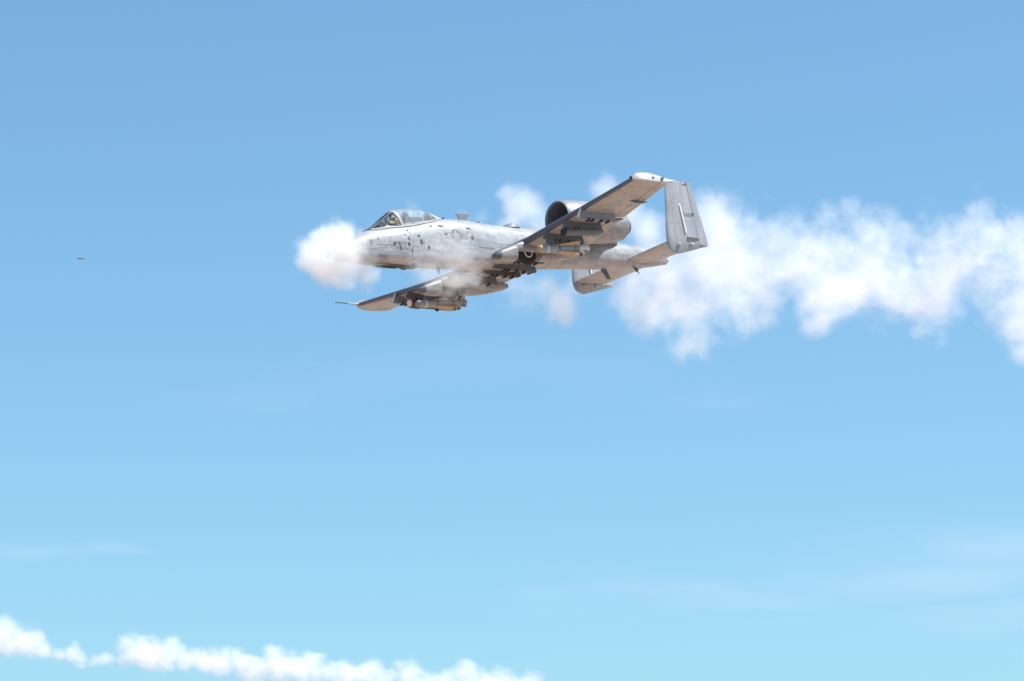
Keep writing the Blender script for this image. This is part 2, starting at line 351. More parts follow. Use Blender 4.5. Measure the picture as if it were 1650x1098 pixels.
# ---- cockpit
canr = lerp_table([(1.42, .26, .03), (1.50, .33, .20), (1.82, .50, .29), (2.2, .79, .35), (2.45, 1.01, .385), (2.74, 1.205, .42), (2.95, 1.29, .435), (3.44, 1.35, .44), (4.02, 1.345, .40), (4.6, 1.235, .31), (4.95, 1.13, .22), (5.25, 1.075, .10)])
sill = lambda x: fus(x)[2] + (fus(x)[0]-fus(x)[2])*(1-min(.99, (canr(x)[1]/fus(x)[3]))**fus(x)[4])**(1/fus(x)[4]) - .015
def can_ring(x, n=25, ex=2.3, sc=1.0):
    zt, wd = canr(x); zs = sill(x); zt = max(zt, zs+.02); pts = []
    for j in range(n):
        a = math.pi*j/(n-1); c, s = math.cos(a), math.sin(a); k = (abs(c)**ex+abs(s)**ex)**(-1/ex)
        pts.append((x, wd*c*k*sc, zs + (zt-zs)*s*k*sc))
    return pts
def shear(p):                                      # the canopy bow leans forward at its top
    return p
def can_strip(x_lo_fn, x_hi_fn, j0, j1, nx=10, n=41, off=0.0):
    """part of the canopy skin: ring indices j0..j1, from x_lo(j) to x_hi(j)"""
    v = []; f = []; m = j1-j0+1
    for i in range(nx+1):
        for j in range(j0, j1+1):
            a = abs(j-(n-1)/2)/((n-1)/2)               # 0 at the top, 1 at the sill
            x = x_lo_fn(a)+(x_hi_fn(a)-x_lo_fn(a))*i/nx
            p = can_ring(x, n)[j]; v.append(V(p[0], p[1]*(1+off), p[2]+off*.4))
    for i in range(nx):
        for j in range(m-1): f.append((i*m+j, i*m+j+1, (i+1)*m+j+1, (i+1)*m+j))
    return v, f
def solid(o, t):
    md = o.modifiers.new('thickness', 'SOLIDIFY'); md.thickness = t; md.offset = -1; return o
bow = lambda a: 2.62+.32*a
base = lambda a: 1.46+.02*a
NR = 41; MID = 20; FR = 7
aft = lambda a: 5.15-.10*a
o = solid(MB().add(*can_strip(base, lambda a: bow(a)-.05, MID-FR, MID+FR)).obj('windscreen', GLASS_FRONT, jet), .02)
for (j0, j1) in ((0, MID-FR), (MID+FR, NR-1)):
    o = MB().add(*can_strip(base, lambda a: bow(a)-.05, j0, j1)).obj('windscreen_side_pane', GLASS, jet); solid(o, .012)
solid(MB().add(*can_strip(lambda a: bow(a)-.05, lambda a: bow(a)+.09, 0, NR-1, 3, off=.03)).obj('canopy_bow_frame', GREY_B, jet), .05)
solid(MB().add(*can_strip(lambda a: bow(a)+.09, lambda a: 4.70-.35*(1-a), 0, NR-1, 16)).obj('canopy', GLASS_CAN, jet), .012)
solid(MB().add(*can_strip(lambda a: 4.70-.35*(1-a), aft, 0, NR-1, 8, off=.01)).obj('canopy_rear_fairing', GREY_B, jet), .03)
for sg in (-1, 1):
    jj = MID+sg*FR; pts = []
    for i in range(13):
        a = FR/20; x = base(a)+(bow(a)-.05-base(a))*i/12; p = can_ring(x, NR)[jj]; pts.append(V(p[0], p[1]*1.01, p[2]+.01))
    MB().tube(pts, .032, 6).obj('windscreen_post', LEDGE2, jet)
    pts = []
    for i in range(24):
        x = 1.6+(4.95-1.6)*i/23; pts.append(V(x, sg*(canr(x)[1]+.015), sill(x)+.02))
    MB().tube(pts, .045, 6).obj('canopy_sill', GREY_B, jet)
# dark cockpit floor so one looks into an interior, not onto the hull
v = []; f = []
for i in range(12):
    x = 1.62+(4.9-1.62)*i/11; wd = canr(x)[1]*.93
    for k in range(5):
        yy = -wd+2*wd*k/4; v.append(V(x, yy, sill(x)+.012+(fus(x)[0]-sill(x)+.012)*(1-(yy/max(wd, .01))**2)))
for i in range(11):
    for k in range(4): f.append((i*5+k, i*5+k+1, (i+1)*5+k+1, (i+1)*5+k))
MB().add(v, f).obj('cockpit_tub', COCKPIT, jet)
# seat, headrest, glareshield and head-up display
MB().plate([V(3.02, 0, .60), V(3.38, 0, .62), V(3.46, 0, 1.10), V(3.28, 0, 1.17), V(3.16, 0, 1.10)], (0, .40, 0)).obj('ejection_seat', BLACK, jet)
MB().box(3.5, 4.1, -.22, .22, .75, 1.0).obj('avionics_deck', COCKPIT, jet)
MB().plate([V(1.72, 0, .48), V(2.32, 0, .60), V(2.32, 0, .72), V(2.10, 0, .70)], (0, .36, 0)).obj('glareshield', COCKPIT, jet)
hud = MB().box(2.20, 2.22, -.07, .07, .72, .86).obj('head_up_display', GLASS, jet)
# ---- wings
AF = [(0, 0), (.0125, .030), (.05, .062), (.1, .083), (.2, .103), (.3, .110), (.4, .108), (.5, .098), (.6, .083), (.7, .064), (.8, .042), (.9, .022), (1, .003)]
AL = [(0, 0), (.0125, -.022), (.05, -.040), (.1, -.048), (.2, -.054), (.3, -.054), (.4, -.051), (.5, -.046), (.6, -.038), (.7, -.030), (.8, -.020), (.9, -.010), (1, -.002)]
def af(u, up, t):
    T = AF if up else AL
    for i in range(len(T)-1):
        if T[i][0] <= u <= T[i+1][0]:
            k = (u-T[i][0])/(T[i+1][0]-T[i][0]); return (T[i][1]+(T[i+1][1]-T[i][1])*k)*t/.16
    return 0
def wing_le(y): return 6.87 if y < 2.84 else 6.87+(y-2.84)/5.66*.42
def wing_te(y): return 9.82 if y < 2.84 else 9.82-(y-2.84)/5.66*.76
def wing_z(y): return -.42 if y < 2.84 else -.42+(y-2.84)*.120
def wing_t(y): return .155 if y < 2.84 else .155-(y-2.84)/5.66*.02
def wing_sec(y, u0, u1, s, n=15):
    le, c, z, t = wing_le(y), wing_te(y)-wing_le(y), wing_z(y), wing_t(y)
    us = [u0+(u1-u0)*(1-math.cos(math.pi*i/(n-1)))/2 for i in range(n)]
    return [V(le+c*u, s*y, z+c*af(u, True, t)) for u in us] + [V(le+c*u, s*y, z+c*af(u, False, t)) for u in reversed(us[1:])]
def wing_low(y, x):
    le, c = wing_le(y), wing_te(y)-wing_le(y); return wing_z(y)+c*af(min(1, max(0, (x-le)/c)), False, wing_t(y))
LEDGE = mat('shaded_edge_tone', (.075, .085, .11), .45)  # front edges turned from the sun: their shade is put into this colour
for s in (1, -1):
    wing = MB().loft([wing_sec(y, .046, .77, s) for y in (.45, 1.6, 2.84, 4.2, 5.6, 7.0, 8.45)]).obj('wing', GREY_WING, jet, angle=40)
    MB().loft([wing_sec(y, 0, .044, s, 11) for y in (2.64, 4.2, 5.6, 7.0, 8.45)]).obj('leading_edge_strip', LEDGE, wing, angle=70)
    MB().loft([wing_sec(y, .0, .044, s, 11) for y in (.5, 1.6, 2.62)]).obj('leading_edge_slat', LEDGE, wing, angle=70)
    for nm, ya, yb in (('inner_flap', .72, 2.55), ('outer_flap', 2.92, 5.35), ('aileron', 5.42, 8.38)):
        MB().loft([wing_sec(ya+(yb-ya)*i/3, .778, 1, s, 9) for i in range(4)]).obj(nm, GREY_WING, wing, angle=40)
    for yy in ((1.3, 3.9, 5.38, 6.9)):                   # hinge fairings under the trailing edge
        xa = wing_le(yy)+.62*(wing_te(yy)-wing_le(yy)); zl = wing_low(yy, xa)
        MB().loft([[V(x, s*yy+r*.045*math.cos(2*math.pi*j/10), z+r*.05*math.sin(2*math.pi*j/10)) for j in range(10)] for x, r, z in ((xa, .3, zl), (xa+.25, 1, zl-.03), (xa+.6, 1, zl-.03), (xa+.9, .3, zl+.02))]).obj('flap_hinge_fairing', DGREY if yy > 5 else GREY_WING, wing)
    for k, (yy, u0, u1, wy) in enumerate(((3.3, .30, .44, .22), (3.3, .52, .64, .22), (4.3, .14, .24, .16), (4.32, .30, .42, .2), (5.25, .30, .44, .2), (5.3, .52, .66, .22), (6.25, .16, .28, .18), (6.6, .34, .48, .24), (6.6, .55, .68, .2), (7.4, .30, .46, .2), (7.9, .2, .32, .14), (7.9, .48, .62, .18))):
        vv = []
        for lay in (-.006, .01):
            for ya in (yy-wy, yy+wy):
                for i in range(4):
                    le, c = wing_le(ya), wing_te(ya)-wing_le(ya); xx = le+c*(u0+(u1-u0)*i/3); vv.append(V(xx, s*ya, wing_low(ya, xx)+lay))
        ff = [(i, i+1, 5+i, 4+i) for i in range(3)] + [(i, i+1, 9+i, 8+i) for i in range(3)] + [(4+i, 5+i, 13+i, 12+i) for i in range(3)] + [(0, 4, 12, 8), (3, 7, 15, 11)]
        MB().add(vv, ff).obj('access_panel', (GREY_WING, GREY_C, GREY_WING)[k % 3], wing, smooth=False)
    # drooped tip
    rings = []
    for i in range(15):
        u = i/14; x = 7.27+1.90*u; yo = 8.45+.30*min(1, (math.sin(math.pi*min(1, u*1.25+.02)/1.0)**.5 if u < .4 else 1.0))
        c = 2.05; ztop = .27+c*af(min(.99, .02+u*.95), True, .16)*1.05; zlow = .255+c*af(min(.99, .02+u*.95), False, .135)
        lip = .255-.12*math.sin(math.pi*min(1, .08+u*.9))**.7
        pts = [(8.44, ztop-.02), (8.52, ztop), (8.44+(yo-8.44)*.55, ztop-.03), (8.44+(yo-8.44)*.85, ztop*.6+lip*.4), (yo, lip), (yo-.02, lip-.005), (8.44+(yo-8.44)*.75, lip*.6+zlow*.4), (8.5, zlow), (8.44, zlow+.01)]
        rings.append([V(x, s*y, z) for y, z in pts])
    tip = MB().loft(rings).obj('wing_tip', GREY_B, wing, angle=50)
    # main gear pod under the wing with a half exposed wheel
    PY = 2.34*s
    prs = []
    for x, zt, zb, wd in ((5.80, -.80, -1.12, .19), (6.0, -.71, -1.15, .225), (6.2, -.63, -1.16, .25), (6.52, -.50, -1.15, .27), (6.54, -.49, -.80, .27), (6.9, -.36, -.80, .28), (7.2, -.28, -.80, .28), (7.66, -.25, -.80, .29), (7.68, -.28, -1.06, .29), (8.3, -.3, -1.02, .28), (9.0, -.36, -.90, .22), (9.6, -.40, -.76, .14), (10.0, -.45, -.62, .05)):
        zm, h = (zt+zb)/2, (zt-zb)/2; r = []
        for j in range(24):
            a = 2*math.pi*(j+.5)/24; c_, s_ = math.cos(a), math.sin(a); k = (abs(c_)**3+abs(s_)**3)**(-1/3)
            r.append(V(x, PY+wd*c_*k, zm+h*s_*k))
        prs.append(r)
    pod = MB().loft(prs).obj('gear_pod', GREY_NAC, wing, angle=45)
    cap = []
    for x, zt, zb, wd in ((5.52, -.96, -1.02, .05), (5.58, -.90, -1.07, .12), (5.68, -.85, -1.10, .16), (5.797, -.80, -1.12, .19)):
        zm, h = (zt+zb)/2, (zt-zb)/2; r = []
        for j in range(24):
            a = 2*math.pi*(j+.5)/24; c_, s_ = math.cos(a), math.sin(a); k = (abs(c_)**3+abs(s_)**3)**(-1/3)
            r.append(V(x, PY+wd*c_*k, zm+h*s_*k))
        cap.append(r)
    MB().loft(cap).obj('pod_nose_shade_cap', LEDGE, pod, angle=45)  # front of the pod coloured dark to carry the shade on its nose
    tyre = MB(); tyre.lathe([(0, .20), (0, .36), (.05, .43), (.12, .455), (.19, .43), (.24, .36), (.24, .20)], 0, 0, 36, True, True)
    tyre.v = [Vector((p.y, p.x-8+.12, p.z)) + V(7.10, PY+.03*s, -.80) for p in tyre.v]
    tyre.obj('tyre', RUBBER, pod)
    hub = MB(); hub.lathe([(-.08, .145), (.02, .15), (.03, .16), (.03, .185), (0.02, .195), (-.08, .20)], 0, 0, 28)
    hub.v = [Vector((p.y, -s*(p.x-8), p.z)) + V(7.10, PY+.145*s, -.80) for p in hub.v]
    hub.obj('wheel_hub', HUBWHITE, pod)
# marks on the port tip
MB().plate([V(8.42, 8.77, .15), V(8.50, 8.77, .16), V(8.58, 8.75, .28), V(8.64, 8.74, .33), V(8.56, 8.745, .31), V(8.52, 8.75, .28), V(8.53, 8.74, .33), V(8.46, 8.75, .30)], (0, .02, 0)).obj('tip_oil_stain', RUST, jet)
MB().box(8.05, 8.12, 8.70, 8.75, .24, .29).obj('tip_screw_cover', MARK, jet)
MB().lathe([(7.22, .05), (7.35, .07), (7.45, .05)], 8.46, .28, 10, True, True).obj('navigation_light', BLACK, jet)
# pitot boom on the starboard tip
pit = MB().tube([V(7.35, -8.42, .27), V(6.75, -8.42, .27)], .035, 8).obj('pitot_boom', GREY_B, jet)
MB().tube([V(6.75, -8.42, .27), V(6.18, -8.42, .27)], .018, 8).obj('pitot_tip', BLACK, pit)
# ---- engines
for s in (1, -1):
    y, z0, x0, tl = 1.75*s, .90, 9.40, -.012
    prof = [(9.46, .655), (9.40, .69), (9.46, .725), (9.7, .765), (10.1, .80), (10.6, .815), (11.1, .80), (11.5, .765), (11.9, .70), (12.3, .62), (12.56, .555)]
    nac = MB().lathe(prof+[(12.56, .53), (12.3, .56)], y, z0, 48, tilt=tl, x0=x0).obj('engine_nacelle', GREY_NAC, jet, angle=60)
    MB().lathe([(9.455, .66), (9.405, .672), (9.375, .695), (9.40, .715), (9.47, .733)], y, z0, 48, tilt=tl, x0=x0).obj('inlet_lip', MIDGREY, nac, angle=80)
    MB().lathe([(9.455, .655), (9.7, .63), (10.15, .62), (10.5, .62)], y, z0, 48, tilt=tl, x0=x0).obj('inlet_duct', DGREY, nac)
    MB().lathe([(10.05, .02), (10.12, .10), (10.3, .18), (10.42, .20)], y, z0, 24, True, tilt=tl, x0=x0).obj('spinner', GUNMETAL, nac)
    fan = MB()
    for k in range(26):
        a = 2*math.pi*k/26; da = .11
        P_ = lambda r, aa, x: V(x, y+r*math.cos(aa), z0-.012+r*math.sin(aa))
        fan.add([P_(.19, a, 10.34), P_(.19, a+da*1.6, 10.46), P_(.615, a+da*1.1+.1, 10.46), P_(.615, a+.1, 10.36)], [(0, 1, 2, 3)])
    fo = fan.obj('fan_blades', GUNMETAL, nac); fo['kind'] = 'stuff'
    MB().lathe([(10.5, .02), (10.5, .62)], y, z0, 32, tilt=tl, x0=x0).obj('engine_core', BLACK, nac)
    MB().lathe([(12.1, .42), (12.5, .40), (12.86, .33), (12.86, .31), (12.6, .32)], y, z0, 32, tilt=tl, x0=x0).obj('core_nozzle', STEEL, nac, angle=60)
    MB().lathe([(12.35, .02), (12.35, .55)], y, z0, 32, tilt=tl, x0=x0).obj('exhaust_wall', BLACK, nac)
    MB().lathe([(12.55, .24), (12.9, .15), (13.1, .02)], y, z0, 20, False, True, tilt=tl, x0=x0).obj('exhaust_cone', STEEL, nac)
    # pylon to the fuselage
    rings = []
    for yy, zz, ch in ((.30, .60, 3.75), (.55, .66, 3.5), (.8, .74, 3.0), (1.25, .86, 2.6)):
        rings.append([V(9.9+ch*u, s*yy, zz+sg*.15*4*u*(1-u)*(1 if sg > 0 else 1)) for sg, us in ((1, [i/10 for i in range(11)]), (-1, [i/10 for i in range(9, 0, -1)])) for u in us])
    MB().loft(rings).obj('engine_pylon', GREY_NAC, jet, angle=50)
# ---- tail plane with elevators
def sym_sec(le, te, t, fn, u0=0., u1=1., n=11):
    c = te-le; us = [u0+(u1-u0)*(1-math.cos(math.pi*i/(n-1)))/2 for i in range(n)]
    h = lambda u: t*c*(2.969*math.sqrt(max(u, 0))-1.26*u-3.516*u*u+2.843*u**3-1.036*u**4)*.5/1.0*.2*5/5*5
    return [fn(le+c*u, h(u)) for u in us] + [fn(le+c*u, -h(u)) for u in reversed(us[1:])]
stab = MB().loft([sym_sec(13.95, 15.55, .10, lambda x, t, yy=yy: V(x, yy, .05+t), 0, .70) for yy in (-2.83, -1.4, 0, 1.4, 2.83)]).obj('tail_plane', GREY_WING, jet, angle=40)
for s in (1, -1):
    MB().loft([sym_sec(13.95, 15.55, .10, lambda x, t, yy=yy: V(x, s*yy, .05+t), .71, 1) for yy in (.32, 1.4, 2.76)]).obj('elevator', GREY_WING, stab, angle=40)
# ---- fins and rudders
fle = lerp_table([(-.43, 14.30), (-.40, 14.16), (-.32, 14.00), (-.2, 13.90), (0, 13.86), (1, 13.97), (2.3, 14.16), (2.48, 14.22), (2.55, 14.30)])
def fte(z):
    if z < 0: return 14.40+(z+.43)/.43*1.65
    return 16.05-z*.205
fhg = lambda z: 15.51-z*.098
def fin_h(z, x, t=.115):
    le, te = fle(z)[0], max(fte(z), fle(z)[0]+.05); c = te-le; u = min(1, max(0, (x-le)/c))
    return t*c*(2.969*math.sqrt(u)-1.26*u-3.516*u*u+2.843*u**3-1.036*u**4)*.5
def fin_sec(z, xa, xb, yc, n=13):
    pts = [xa+(xb-xa)*(1-math.cos(math.pi*i/(n-1)))/2 for i in range(n)]
    return [V(x, yc+fin_h(z, x), z) for x in pts] + [V(x, yc-fin_h(z, x), z) for x in reversed(pts[1:])]
for s in (1, -1):
    yc = 2.87*s
    zs = [-.43, -.415, -.39, -.33, -.25, -.15, 0, .2, .6, 1.0, 1.5, 2.0, 2.35, 2.48, 2.55]
    fin = MB().loft([fin_sec(z, fle(z)[0], max(fle(z)[0]+.06, min(fhg(z), fte(z))), yc) for z in zs]).obj('tail_fin', GREY_FIN, jet, angle=40)
    zr = [.02, .4, 1.0, 1.6, 2.1, 2.56]
    MB().loft([fin_sec(z, fhg(z)+.025, fte(z), yc, 7) for z in zr]).obj('rudder', GREY_FIN, fin, angle=40)
    zr = [-.135, -.09, -.02, .0]
    MB().loft([fin_sec(z, fhg(z)+.006, fte(z), yc, 7) for z in (-.135, -.07, -.005)]).obj('fin_base_tail', GREY_FIN, fin, angle=40)
    for sg in (1, -1):
        P_ = lambda x, z, o: V(x, yc+sg*(fin_h(z, x)+o), z)
        b = MB()
        b.loft([[P_(xx-.035, z, -.01), P_(xx-.03, z, o), P_(xx+.02, z, o), P_(xx+.03, z, -.01)] for z, xx, o in ((1.60, 14.69, .005), (1.52, 14.70, .04), (.9, 14.76, .06), (.40, 14.80, .06), (.34, 14.81, .005))])
        b.obj('sunlit_strake', WHITEP, fin, smooth=False)  # strake coloured white to carry the sunlight on its face
        MB().loft([[P_(14.84+.66*u, .20-.02*u, -.01), P_(14.84+.66*u, .25-.0*u, -.01), P_(14.84+.66*u, .225, .02+.09*math.sin(math.pi*min(1, u*.55+.35)))] for u in (0, .1, .4, .7, 1)]).obj('rudder_actuator_ledge', GREY_FIN, fin, smooth=False)
        for (lx, lz, r) in ((14.36, -.11, .10), (15.05, -.07, .13)):
            MB().loft([[P_(lx+r*k*math.cos(2*math.pi*j/14), lz+r*k*.8*math.sin(2*math.pi*j/14), h) for j in range(14)] for k, h in ((1, -.01), (.9, .05), (.6, .09), (.15, .11))]).obj('fin_light_blister', GREY_B, fin, angle=70)
        MB().plate([P_(15.02, 2.42, .004), P_(15.22, 2.44, .004), P_(15.22, 2.40, .004), P_(15.02, 2.385, .004)], (0, .006, 0)).obj('fin_stencil', MARK, fin, smooth=False)
    MB().box(15.20, 15.26, yc-.05, yc+.05, 2.42, 2.50).obj('rudder_hinge_cap', MARK, fin)
    MB().box(fhg(1.42)-.01, fhg(1.42)+.05, yc-.075, yc+.075, 1.18, 1.28).obj('rudder_hinge_cap', MARK, fin)
# numbers on the port fin
def fin_text(txt, x, z, size, name):
    cu = bpy.data.curves.new(name, 'FONT'); cu.body = txt; cu.size = size; cu.resolution_u = 3; cu.offset = .0
    t = bpy.data.objects.new(name, cu); C.objects.link(t)
    dg = bpy.context.evaluated_depsgraph_get(); dg.update()
    me = bpy.data.meshes.new_from_object(t.evaluated_get(dg)); bpy.data.objects.remove(t); bpy.data.curves.remove(cu)
    bm = bmesh.new(); bm.from_mesh(me); bmesh.ops.subdivide_edges(bm, edges=bm.edges, cuts=1)
    for v in bm.verts:
        px, pz = x+v.co.x, z+v.co.y; v.co = V(px, 2.87+fin_h(pz, px)+.005, pz)
    bm.to_mesh(me); bm.free()
    o = bpy.data.objects.new(name, me); C.objects.link(o); me.materials.append(MARK); o.parent = jet
    return o
fin_text('650', 14.97, 1.10, .235, 'tail_number')['label'] = 'dark number 650 on the fin'
fin_text('AF', 14.85, 1.20, .085, 'tail_code'); fin_text('78', 14.86, 1.095, .085, 'tail_code')
# ---- weapon pylons (parts of the jet)
def pylon(y, x0, x1, drop, lean=.25, th=.13, m=DGREY, extra=0.0):
    zt = lambda x: wing_low(abs(y), x)+.04 if abs(y) > .7 else belly(x)+.05
    rings = []
    for k, wd in ((0, .5), (.12, 1), (.8, 1), (.93, .7), (1, .25)):
        x = x0+(x1-x0)*k; xb = x0-lean+(x1+lean*.2-x0+lean)*k; zb = min(zt(x0+.3), zt(x1-.2))-.04-drop+(.06 if k in (0, 1) else 0)
        rings.append([V(x, y-th/2*wd, zt(x)), V(x, y+th/2*wd, zt(x)), V(xb, y+th/2*wd, zb), V(xb, y-th/2*wd, zb)])
    p = MB().loft(rings).obj('weapon_pylon', m, jet, angle=30)
    b = MB(); zb = min(zt(x0+.3), zt(x1-.2))-.04-drop
    for k in (.18, .30, .55, .75):
        xx = x0+(x1-x0)*k; b.box(xx-.035, xx+.035, y-th*.75, y+th*.75, zb-.05, zb+.05)
    o = b.obj('sway_brace', BLACK, p, smooth=False); o['kind'] = 'stuff'
    return p
for s in (1, -1):
    pylon(5.72*s, 7.08, 8.72, .30, m=MIDGREY)
    pylon(4.85*s, 7.10, 8.75, .26, m=DGREY)
    pylon(3.75*s, 7.05, 8.75, .26, m=DGREY)
    pylon(1.45*s, 7.0, 8.7, .28, m=DGREY)
    pylon(.36*s, 7.3, 9.0, .20, m=DGREY)
pylon(0, 8.2, 9.5, .16, m=DGREY)
# clutter of fittings on the belly between the pods
random.seed(8)
for i in range(22):
    x = random.uniform(7.0, 9.5); y = random.uniform(-.5, .5) if i % 3 else random.choice((-1, 1))*random.uniform(.7, 1.9)
    if x > 9.6 and abs(y) > .5: y *= .25
    z = (belly(x) if abs(y) < .62 else wing_low(abs(y), x)) ; l = random.uniform(.08, .3); h = random.uniform(.03, .10)
    MB().box(x, x+l, y-.04, y+.04, z-h, z+.05).obj('belly_fitting', random.choice((BLACK, DGREY, MIDGREY, GREY_WING, RUST)), jet)
# ------------------------------------------------------------------ stores hanging from the pylons: things of their own
def missile(name, y, label):
    r = root(name, label, 'missile', 'air to ground missiles under the wings')
    x0, z0, tl = 6.50, -1.07, .075
    kw = dict(tilt=tl, x0=x0)
    z = z0
    MB().lathe([(6.50, .02), (6.505, .07), (6.54, .115), (6.60, .138)], y, z, 24, True, **kw).obj('seeker_dome', TAN if y > 0 else MIDGREY, r, angle=80)
    MB().lathe([(6.60, .138), (6.78, .152), (6.90, .1525)], y, z, 24, **kw).obj('nose_section', OLIVE, r)
    MB().lathe([(6.90, .1525), (6.905, .158), (6.95, .158), (6.955, .1525)], y, z, 24, **kw).obj('white_band', WHITEP, r)
    MB().lathe([(6.955, .1525), (8.45, .1525)], y, z, 24, **kw).obj('body', OLIVE, r)
    MB().lathe([(7.42, .1525), (7.425, .157), (7.50, .157), (7.505, .1525)], y, z, 24, **kw).obj('dark_band', BLUEBAND, r)
    MB().lathe([(8.20, .1525), (8.205, .157), (8.26, .157), (8.265, .1525)], y, z, 24, **kw).obj('dark_band', BLUEBAND, r)
    MB().lathe([(8.45, .1525), (8.80, .1525), (8.93, .135), (8.95, .12)], y, z, 24, False, True, **kw).obj('tail_section', HUBWHITE if y > 0 else OLIVE, r)
    for k in range(4):
        a = math.pi/4+k*math.pi/2; c, s_ = math.cos(a), math.sin(a)
        P_ = lambda x, rr: V(x, y+rr*c, z+(x-x0)*tl+rr*s_)
        MB().plate([P_(7.15, .14), P_(7.3, .165), P_(8.30, .33), P_(8.45, .33), P_(8.45, .14)], Vector((0, -s_*.022, c*.022))).obj('delta_fin', SAND, r, smooth=False)
        MB().plate([P_(8.58, .14), P_(8.64, .30), P_(8.80, .30), P_(8.84, .14)], Vector((0, -s_*.02, c*.02))).obj('tail_fin', OLIVE, r, smooth=False)
    MB().plate([V(6.95, y, z+.17), V(8.9, y, z+.30), V(8.85, y, z+.44), V(7.0, y, z+.36)], (0, .12, 0)).obj('launch_rail', DGREY, r, smooth=False)
    MB().tube([V(8.6, y, z+.0), V(8.62, y-.05, z-.1)], .04).obj('umbilical_plug', BLACK, r)
missile('air_to_ground_missile', 3.75, 'missile with orange nose and white ring under the raised right hand wing')
missile('air_to_ground_missile', -3.75, 'missile with dull grey nose and white ring under the lower wing, beside the lens pod')
# targeting pod
r = root('targeting_pod', 'dark pod with a round pale pink lens in front, under the lower wing', 'targeting pod')
y, z = -5.0, -.62
MB().lathe([(7.16, .12), (7.18, .20), (7.28, .235), (7.62, .24), (7.72, .20), (9.2, .19), (9.45, .15), (9.55, .08)], y, z, 28, True, True, tilt=-.02, x0=7.16).obj('pod_body', mat('pod_dark_paint', (.045, .05, .065), .45), r)
MB().lathe([(7.135, .02), (7.13, .13), (7.155, .15), (7.2, .15)], y+.02, z-.03, 24, True).obj('lens', LENS, r)
MB().lathe([(7.12, .0), (7.115, .05), (7.13, .055)], y+.02, z-.03, 16, True).obj('lens_eye', LENS2, r)
MB().box(7.5, 8.9, y-.05, y+.05, z+.17, z+.32).obj('mounting_rail', DGREY, r)
MB().box(8.45, 8.55, y-.04, y+.04, z-.28, z-.18).obj('blade_aerial', BLACK, r)
# slim pod on the port side
r = root('slim_pod', 'slim dark grey pod with round black front under the middle of the raised wing', 'pod')
y, z = 4.85, -.72
MB().lathe([(6.86, .135), (7.0, .14), (8.3, .14), (8.75, .10), (8.85, .04)], y, z, 22, False, True, tilt=.08, x0=6.86).obj('pod_body', DGREY, r)
MB().lathe([(6.87, .02), (6.855, .12), (6.86, .15), (6.93, .15)], y, z, 22, True).obj('front_ring', BLACK, r)
MB().box(7.1, 8.5, y-.05, y+.05, z+.12, z+.30).obj('mounting_rail', BLACK, r)
# ------------------------------------------------------------------ pilot
r = root('person', 'pilot in pale helmet with dark visor and tan suit, sitting under the canopy', 'person')
def skin_body(name, pts, edges, rad, m, parent, lv=2, rootv=0):
    me = bpy.data.meshes.new(name); me.from_pydata([tuple(V(*p)) for p in pts], edges, []); o = bpy.data.objects.new(name, me); C.objects.link(o)
    o.parent = parent; md = o.modifiers.new('skin', 'SKIN'); sv = me.skin_vertices[0].data
    for i, q in enumerate(rad): sv[i].radius = (q, q); sv[i].use_root = (i == rootv)
    sb = o.modifiers.new('sub', 'SUBSURF'); sb.levels = lv; sb.render_levels = lv; me.materials.append(m)
    return o
P = [(3.06, 0, .36), (3.03, 0, .56), (2.97, 0, .72), (2.95, 0, .84), (2.90, 0, .93), (2.88, 0, 1.0),
     (2.95, .17, .83), (2.80, .25, .68), (2.52, .19, .72), (2.95, -.17, .83), (2.80, -.25, .68), (2.52, -.19, .72),
     (2.95, .12, .34), (2.45, .15, .56), (2.95, -.12, .34), (2.45, -.15, .56), (2.1, .14, .25), (2.1, -.14, .25)]
E_ = [(0,1),(1,2),(2,3),(3,4),(4,5),(3,6),(6,7),(7,8),(3,9),(9,10),(10,11),(0,12),(12,13),(0,14),(14,15),(13,16),(15,17)]
skin_body('body', P, E_, [.16,.16,.175,.15,.075,.06,.095,.075,.05,.095,.075,.05,.10,.09,.10,.09,.06,.06], SUIT, r)
def blob(name, c, rx, ry, rz, m, parent, cut=None):
    b = MB(); n = 20; rings = []
    for i in range(1, 12):
        t = math.pi*i/12
        rings.append([V(c[0]+rx*math.sin(t)*math.cos(2*math.pi*j/n), c[1]+ry*math.sin(t)*math.sin(2*math.pi*j/n), c[2]+rz*math.cos(t)) for j in range(n)])
    return b.loft(rings).obj(name, m, parent, angle=80)
blob('head', (2.86, 0, 1.04), .095, .08, .12, SKIN, r)
hel = blob('helmet', (2.87, .03, 1.07), .155, .14, .145, HELMET, r)
blob('visor', (2.752, .02, 1.06), .05, .10, .06, VISOR, hel)
blob('oxygen_mask', (2.745, .01, .965), .045, .045, .045, BLACKGLOVE, r)
MB().tube([V(2.86, .12, .93), V(2.80, .13, .80), V(2.85, .14, .64)], .05).obj('harness_strap', BLACKGLOVE, r)
MB().tube([V(2.86, -.12, .93), V(2.80, -.13, .80), V(2.85, -.14, .64)], .05).obj('harness_strap', BLACKGLOVE, r)
for sy in (1, -1):                                  # gloved hands on stick and throttle
    hb = MB(); wx, wy, wz = 2.50, sy*.19, .72
    hb.loft([[V(wx-dx, wy+a*.038, wz+b_*.022) for a, b_ in ((-1,-1),(1,-1),(1,1),(-1,1))] for dx in (0, .05, .09)])
    for k in range(4):
        yy = wy-.03+.02*k; ln = (.05, .06, .056, .042)[k]
        hb.tube([V(wx-.085, yy, wz), V(wx-.085-ln*.6, yy, wz-.008), V(wx-.085-ln*.8, yy, wz-.03), V(wx-.08-ln*.55, yy, wz-.045)], .0095, 6)
    hb.tube([V(wx-.03, wy-sy*.035, wz), V(wx-.07, wy-sy*.06, wz-.01), V(wx-.10, wy-sy*.05, wz-.02)], .011, 6)
    hb.obj('hand', BLACKGLOVE, r)
